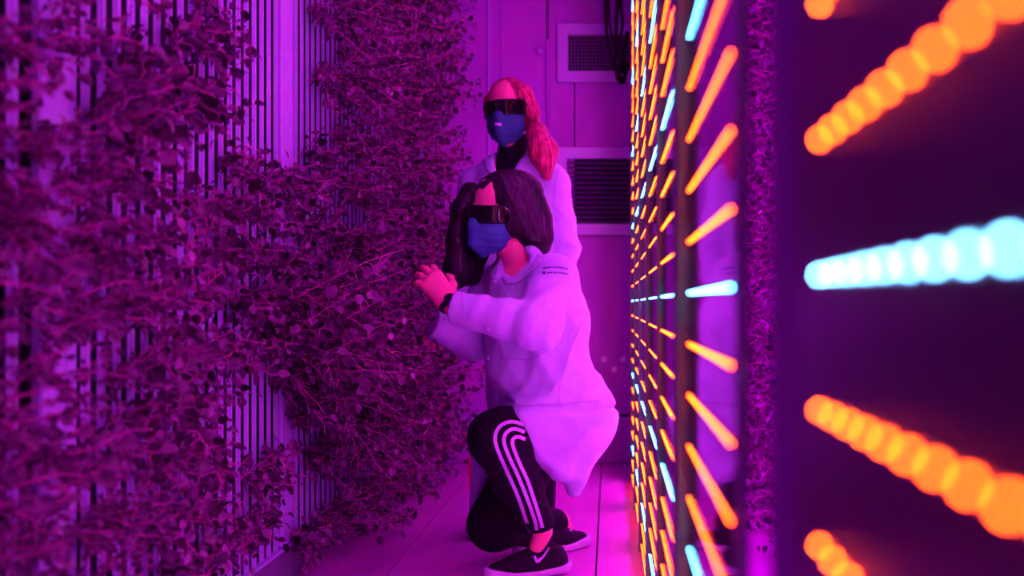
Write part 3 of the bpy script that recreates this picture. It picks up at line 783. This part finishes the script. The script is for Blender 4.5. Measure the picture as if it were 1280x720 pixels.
ct.cone(LS, LE, 0.066, 0.066, 0.03).cone(LE, LW+(LE-LW)*0.0, 0.066, 0.046, 0.02)
ct.warp(lambda X: folds(X, 0.0030, (0.8, -0.3, -0.55), 80, (0.5, 0.2, 0.8), 18))
ct.cut(LW+(LW-LE)*0.02, LW-LE, 0.004) if False else None
def in_sleeve(X):                                    # keeps the sleeve end flat at the cuff
    ax = (LW-LE)/np.linalg.norm(LW-LE); r = X-LW; t = r@ax; rad = np.linalg.norm(r-t[:, None]*ax, axis=1)
    return t, rad
_ct = ct
class Coat:
    def __call__(s, X):
        d = _ct(X); t, rad = in_sleeve(X)
        d = np.where(rad < 0.09, smax(d, np.where(rad < 0.09, t, -1), 0.003), d)
        hole = smax(rad-0.036, -(t+0.06), 0.004)      # hollow cuff
        d = smax(d, -hole, 0.003)
        # neck opening
        a = P(652, 322, 3.05); b = P(624, 330, 2.92)
        ab = b-a; q = np.clip(((X-a)@ab)/(ab@ab), 0, 1.5); nd = np.linalg.norm(X-a-q[:, None]*ab, axis=1)-0.047
        return smax(d, -nd, 0.006)
coat = sdf_obj('lab_coat', Coat(), (-0.55, 2.6, 0.15), (0.13, 3.45, 1.05), 0.0055, M['coat'], pc)
axr = (RW-RE)/np.linalg.norm(RW-RE)
rs = SDF().path([RS, RE, RW+axr*0.08], [0.058, 0.058, 0.046], 0.02); rs.warp(lambda X: folds(X, 0.0025, (0.9, 0, 0.4), 80, (0, 0.3, 1), 20))
axr = (RW-RE)/np.linalg.norm(RW-RE); rs.cut(RW+axr*0.055, axr, 0.003)
rsv = sdf_obj('sleeve', rs, (-0.7, 2.95, 0.5), (-0.3, 3.35, 1.05), 0.006, M['coat'], coat)
# the far coat tail hanging beside the knee
b = MB(); Yt = 3.24
A = [(588, 560), (588, 600), (586, 640), (584, 668)]; B = [(640, 560), (622, 600), (604, 640), (586, 672)]
n = 10
G = []
for i in range(n+1):
    for j in range(7):
        t = i/n*3; k = min(int(t), 2); a_ = np.array(A[k])+(np.array(A[k+1])-np.array(A[k]))*(t-k); b_ = np.array(B[k])+(np.array(B[k+1])-np.array(B[k]))*(t-k)
        q = a_+(b_-a_)*j/6; G.append(P(q[0], q[1], Yt+0.012*math.sin(j*1.6+i*0.3)))
for off in (0, 0.005): b.V += [tuple(g+np.array((0, off, 0))) for g in G]
K = len(G)
for i in range(n):
    for j in range(6):
        c = i*7+j; b.F += [(c, c+1, c+8, c+7), (c+K, c+7+K, c+8+K, c+1+K)]
    b.F += [(i*7, i*7+7, i*7+7+K, i*7+K), (i*7+6, i*7+6+K, i*7+13+K, i*7+13)]
b.build('coat_tail', M['coat'], coat, smooth=True)
tc_ = bvh(coat)
# collar, placket, pocket, seams, print on the sleeve
patch(MB(), tc_, [(632, 354), (648, 354), (668, 336), (682, 318)], [(626, 345), (640, 339), (654, 322), (664, 304)], 0.009).build('collar', M['coat'], coat, True)
ribbon(MB(), tc_, [(622, 345), (617, 362)], 12, 0.006).build('collar', M['coat'], coat)
ribbon(MB(), tc_, [(607, 408), (609, 440), (610, 470), (606, 500)], 7, 0.004).build('placket', M['coat'], coat)
for q in ((619, 352), (611, 412), (611, 448), (609, 480)):
    h_, d = hit(tc_, *q)
    if h_ is not None: MB().tube([h_+d*0.004, h_-d*0.006], 0.006, 10).build('button', M['seam'], coat)
sm = MB()
for L_ in ([(632, 354), (648, 354), (668, 336), (682, 318)], [(618, 350), (622, 362), (632, 354)], [(680, 316), (668, 335), (660, 352), (656, 372)], [(600, 505), (640, 508), (700, 506), (752, 500)],
           [(625, 430), (628, 448), (662, 450), (690, 436)], [(577, 364), (579, 386), (577, 404)], [(728, 400), (712, 440), (700, 480), (698, 505)]):
    ribbon(sm, tc_, L_, 1.2, 0.0015, thick=0.003)
sm.build('stitched_seam', M['seam'], coat)
pr = MB()
for row, (y0_, x0_, x1_) in enumerate(((334, 679, 708), (340.5, 684, 709))):
    x = x0_
    while x < x1_:
        w_ = rng.choice((1.2, 1.8, 2.4)); y_ = y0_+0.008*(x-688)**2-0.05*(x-688)
        ribbon(pr, tc_, [(x, y_), (x+w_, y_+0.1)], 2.0, 0.0012, 1.0, thick=0.002); x += w_+0.9
ribbon(pr, tc_, [(678, 341), (682, 341)], 3.4, 0.0012, 1.0, thick=0.002)
pr.build('sleeve_print', mat('navy_print', (0.03, 0.03, 0.2), 0.7), coat)
# watch
wv = (np.array(tipL)-LW); wv /= np.linalg.norm(wv); fore = (LW-LE)/np.linalg.norm(LW-LE)
wp = LW+wv*0.012
R_ = frame_m(wp, wv, (0.35, -0.9, 0.1)); b = MB()
ringp = [R_ @ Vector((0, 0.031*math.cos(q), 0.026*math.sin(q))) for q in np.linspace(0, 2*PI, 21)]
for dx in (-0.005, 0, 0.005): b.tube([p+R_.to_3x3() @ Vector((dx, 0, 0)) for p in ringp], 0.0035, 6)
wt = b.build('watch', M['black'], pc)
bb = MB(); cc = R_ @ Vector((0, 0, 0.026)); bb.tube([cc, R_ @ Vector((0, 0, 0.034))], 0.016, 14); bb.build('watch_face', M['goggle'], wt)
# shoes
TS1 = frame_m((P(663, 700, 3.0)[0], 3.0, 0.0), (-1, -0.42, 0), (0, 0, 1)) @ Matrix.Scale(0.88, 4)
s1 = shoe(pc, TS1)
TS2 = frame_m((P(700, 680, 3.36)[0]-0.03, 3.30, 0.0), (0.75, 0.45, 0), (0, 0, 1)) @ Matrix.Scale(0.92, 4)
s2 = shoe(pc, TS2)
t1 = bvh(s1); ribbon(ribbon(MB(), t1, [(668, 695), (671, 702), (675, 701)], 3.6, 0.003, 1.5), t1, [(672, 702), (679, 696), (687, 684)], 3.4, 0.003, 1.5, w1=1.4).build('swoosh', M['stripe'], s1)
t2 = bvh(s2); ribbon(ribbon(MB(), t2, [(710, 661), (715, 663), (717, 658)], 2.4, 0.003, 1.5), t2, [(717, 661), (713, 652), (710, 644)], 2.2, 0.003, 1.5, w1=1.2).build('swoosh', M['stripe'], s2)
# hair
hr_ = SDF()
def Lh(p, k=1.0): return np.array(TH @ Vector(p))
R3 = np.array(TH.to_3x3())
hr_.ell(Lh((0, 0.024, 0.05)), (0.081, 0.096, 0.080), R3).ell(Lh((0.066, 0.0, 0.0)), (0.022, 0.05, 0.07), R3, k=0.03)
hr_.path([P(652, 245, 3.02), P(664, 275, 3.04), P(669, 300, 3.04), P(672, 322, 3.05)], [0.068, 0.055, 0.046, 0.02], 0.04)
hr_.path([P(648, 260, 3.08), P(645, 320, 3.14)], [0.07, 0.06], 0.04)
hr_.path([P(588, 240, 3.05), P(579, 264, 3.02), P(577, 300, 3.02), P(573, 340, 3.0), P(570, 356, 2.98)], [0.03, 0.034, 0.042, 0.042, 0.014], 0.03)
hr_.path([P(592, 250, 3.1), P(590, 310, 3.08), P(590, 345, 3.04)], [0.05, 0.05, 0.03], 0.03)
hr_.warp(lambda X: 0.0012*np.sin((X[:, 0]*1.0+X[:, 1]*0.9)*230+3*np.sin(X[:, 2]*9))+0.0015*np.sin((X[:, 0]-X[:, 1]*0.7)*410+2*np.sin(X[:, 2]*14)))
hsub = SDF().ell(Lh((-0.006, -0.07, -0.034)), (0.068, 0.07, 0.088), R3)
hsub.ell(Lh((0.03, -0.06, -0.08)), (0.046, 0.07, 0.055), R3, k=0.03)
class Hair:
    def __call__(s, X): return smax(hr_(X), -hsub(X), 0.014)
ho = sdf_obj('hair', Hair(), (-0.55, 2.82, 0.75), (-0.1, 3.28, 1.30), 0.005, M['hair_black'], pc)
th = bvh(ho)
def locks(mb, tree, A, B, n, wd, jit=1.5, step=4.0, lift=0.003):
    A = smooth(A, 3); B = smooth(B, 3); m_ = min(len(A), len(B))
    for i in range(n):
        t = (i+rng.uniform(-.4, .4))/max(n-1, 1); t = min(max(t, 0), 1)
        L_ = [A[k]*(1-t)+B[k]*t+np.array((rng.uniform(-jit, jit), 0))*0.4 for k in range(m_)]
        ribbon(mb, tree, L_, wd*rng.uniform(0.6, 1.3), lift*rng.uniform(0.5, 1.3), step, taper=True)
    return mb
b = MB()
locks(b, th, [(622, 221), (612, 228), (597, 245), (588, 262), (584, 285), (580, 330)], [(612, 222), (592, 236), (572, 265), (566, 300), (562, 335), (566, 356)], 16, 2.2)
locks(b, th, [(624, 219), (632, 232), (640, 250), (648, 268), (656, 284), (662, 300)], [(628, 217), (650, 222), (668, 240), (677, 262), (682, 284), (683, 304)], 34, 2.2)
b.build('hair_locks', M['hair_lock'], ho)

# ---------------- standing person
YS = 3.6
ps = tag(empty('person', (-0.35, YS, 0)), 'standing person in white lab coat with red ponytail and navy mask', 'person')
HC2 = P(636, 141, YS)
TH2 = Matrix.Translation(Vector(HC2)) @ Matrix.Rotation(math.radians(-17), 4, 'Z') @ Matrix.Rotation(math.radians(-3), 4, 'Y') @ Matrix.Rotation(math.radians(4), 4, 'X')
cx = HC2[0]+0.01; cy = YS+0.03
yaw = math.radians(-14)
def B2(x, y, z): c_, s_ = math.cos(yaw), math.sin(yaw); return np.array((cx+x*c_-y*s_, cy+x*s_+y*c_, z))
TI2 = TH2.inverted(); nb2 = np.array(TI2 @ Vector(B2(0.0, 0.0, 1.30)))
hv2 = head_parts(ps, TH2, 'skin', 'mask_navy', [((0, 0.02, -0.06), tuple(nb2), 0.046, 0.05)])
ribbon(MB(), bvh(MASK), [(618, 154.5), (627, 156)], 3.4, 0.002, 1.5, thick=0.003).build('mask_tag', M['stripe'], MASK)
b2 = SDF()
b2.path([B2(0, 0, 1.32), B2(0, 0.01, 1.18), B2(0, 0, 1.0), B2(0, 0.01, 0.84)], [0.05, 0.11, 0.10, 0.13], 0.05, None)
b2.cone(B2(-0.15, 0.01, 1.27), B2(0.15, 0.01, 1.27), 0.045, 0.045, 0.04)
for q in (-1, 1):
    b2.path([B2(q*0.15, 0.01, 1.27), B2(q*0.19, 0.02, 1.01), B2(q*0.185, -0.04, 0.79)], [0.045, 0.036, 0.025], 0.02)
    b2.path([B2(0.045+q*0.06, 0, 0.84), B2(0.045+q*0.065, 0, 0.45), B2(0.02+q*0.08, 0.02, 0.08)], [0.065, 0.05, 0.035], 0.03)
bv2 = surf_nets(b2, (-0.75, 3.3, 0.0), (0.1, 4.0, 1.4), 0.011)
hands = []
for q in (-1, 1):
    g = hand_geo((0.3, 0.3, 0.35, 0.4), 0.06, flip=q)
    hands.append((xf(g[0], frame_m(B2(q*0.185, -0.04, 0.79), B2(q*0.18, -0.06, 0.6)-B2(q*0.185, -0.04, 0.79), B2(q*1.0, -0.2, 0)-B2(0, 0, 0))), g[1]))
body_obj(ps, [hv2, bv2]+hands, M['skin2'])
c2 = SDF()
fl2 = ((B2(0, 1, 0)-B2(0, 0, 0)), 1.35)
c2.path([B2(0, 0, 1.26), B2(0, 0, 1.12), B2(0.01, 0, 0.95), B2(0.04, 0, 0.75), B2(0.045, 0, 0.5)], [0.13, 0.165, 0.155, 0.15, 0.15], 0.04, fl2)
c2.cone(B2(-0.145, 0.01, 1.272), B2(0.145, 0.01, 1.272), 0.055, 0.055, 0.045)
c2.cone(B2(-0.04, 0.0, 1.33), B2(0.04, 0.0, 1.33), 0.05, 0.05, 0.04)
c2.cut((0, 0, 0.42), (0, 0, -1), 0.005)
c2.warp(lambda X: folds(X, 0.006, (0.9, 0, 0.25), 50, (0.1, 0, 1), 9))
c2s = SDF()
for q in (-1, 1): c2s.path([B2(q*0.152, 0.01, 1.265), B2(q*0.192, 0.02, 1.02), B2(q*0.187, -0.04, 0.80)], [0.06, 0.056, 0.046], 0.02)
c2s.warp(lambda X: folds(X, 0.0038, (0.5, 0.1, 0.8), 62, (0.8, 0, -0.5), 15))
vneck = SDF().cone(B2(0, -0.05, 1.36), B2(0, -0.13, 1.20), 0.058, 0.008, 0.01).cone(B2(0, 0.0, 1.42), B2(0, -0.02, 1.30), 0.062, 0.05, 0.02)
class Coat2:
    def __call__(s, X): return smax(smin(c2(X), c2s(X), 0.012), -vneck(X), 0.004)
coat2 = sdf_obj('lab_coat', Coat2(), (-0.75, 3.3, 0.38), (0.05, 4.0, 1.45), 0.0065, M['coat'], ps)
tn = SDF().cone(B2(0, 0.0, 1.28), np.array(TH2 @ Vector((0, 0.022, -0.105))), 0.062, 0.054, 0.02).cone(B2(0, -0.01, 1.15), B2(0, 0, 1.28), 0.085, 0.07, 0.03)
tn.warp(lambda X: 0.0015*np.sin(X[:, 2]*190))
sdf_obj('turtleneck', tn, (-0.55, 3.4, 1.0), (-0.15, 3.85, 1.5), 0.006, M['pants'], ps)
tr2 = SDF()
for q in (-1, 1): tr2.path([B2(0.045+q*0.06, 0, 0.85), B2(0.045+q*0.065, 0, 0.45), B2(0.02+q*0.08, 0.02, 0.07)], [0.075, 0.065, 0.055], 0.02)
sdf_obj('trousers', tr2, (-0.7, 3.3, 0.02), (0.05, 4.0, 1.0), 0.012, M['pants'], ps)
for q in (-1, 1): shoe(ps, frame_m(B2(0.02+q*0.085, -0.04, 0.0), B2(q*0.1, -1, 0)-B2(0, 0, 0), (0, 0, 1)))
t2_ = bvh(coat2)
patch(MB(), t2_, [(655, 190), (663, 186), (672, 196)], [(637, 214), (650, 226), (668, 208)], 0.008).build('collar', M['coat'], coat2, True)
patch(MB(), t2_, [(622, 192), (614, 190), (605, 200)], [(632, 212), (622, 224), (608, 212)], 0.008).build('collar', M['coat'], coat2, True)
sm = MB()
for L_ in ([(700, 205), (694, 230), (692, 260)], [(682, 243), (684, 275), (698, 275)], [(634, 214), (636, 260), (638, 300)], [(664, 190), (668, 208), (650, 226), (636, 214)], [(612, 196), (608, 212), (622, 224), (632, 213)]): ribbon(sm, t2_, L_, 1.3, 0.0015, thick=0.003)
sm.build('stitched_seam', M['seam'], coat2)
ribbon(MB(), t2_, [(671, 244), (672, 255)], 4, 0.004).build('pocket_pen', M['black'], coat2)
# mask tag
# hair: cap, side sweep and ponytail falling on the shoulder
h2 = SDF(); R32 = np.array(TH2.to_3x3())
def L2(p): return np.array(TH2 @ Vector(p))
h2.ell(L2((0, 0.022, 0.047)), (0.078, 0.093, 0.083), R32)
h2.path([L2((0.07, -0.01, 0.06)), L2((0.083, 0.02, 0.0)), L2((0.075, 0.04, -0.05))], [0.03, 0.022, 0.02], 0.03)
h2.path([L2((-0.074, -0.012, 0.05)), L2((-0.078, 0.0, 0.0))], [0.016, 0.01], 0.02)
h2.path([L2((0.07, 0.04, -0.05)), P(672, 168, 3.54), P(679, 190, 3.50), P(683, 218, 3.49)], [0.026, 0.034, 0.05, 0.022], 0.03)
h2.warp(lambda X: 0.0012*np.sin((X[:, 0]*1.0+X[:, 1]*0.8)*240+3*np.sin(X[:, 2]*10))+0.0015*np.sin((X[:, 0]-X[:, 1]*0.7)*430+2*np.sin(X[:, 2]*14)))
h2s = SDF().ell(L2((-0.006, -0.066, -0.027)), (0.062, 0.068, 0.092), R32)
class Hair2:
    def __call__(s, X): return smax(h2(X), -h2s(X), 0.006)
ho2 = sdf_obj('hair', Hair2(), (-0.5, 3.35, 1.2), (-0.1, 3.85, 1.68), 0.0048, M['hair_red'], ps)
th2 = bvh(ho2); b = MB()
locks(b, th2, [(634, 99), (646, 108), (654, 122), (660, 140), (664, 155)], [(638, 97), (656, 104), (667, 118), (673, 138), (677, 158)], 18, 2.0)
locks(b, th2, [(630, 99), (620, 104), (613, 113), (610, 124)], [(626, 98), (614, 103), (608, 113), (606, 128)], 6, 1.8)
locks(b, th2, [(664, 160), (662, 175), (659, 192), (662, 208)], [(678, 158), (688, 176), (694, 196), (692, 214)], 20, 2.6)
b.build('hair_locks', M['hair_red_lock'], ho2)
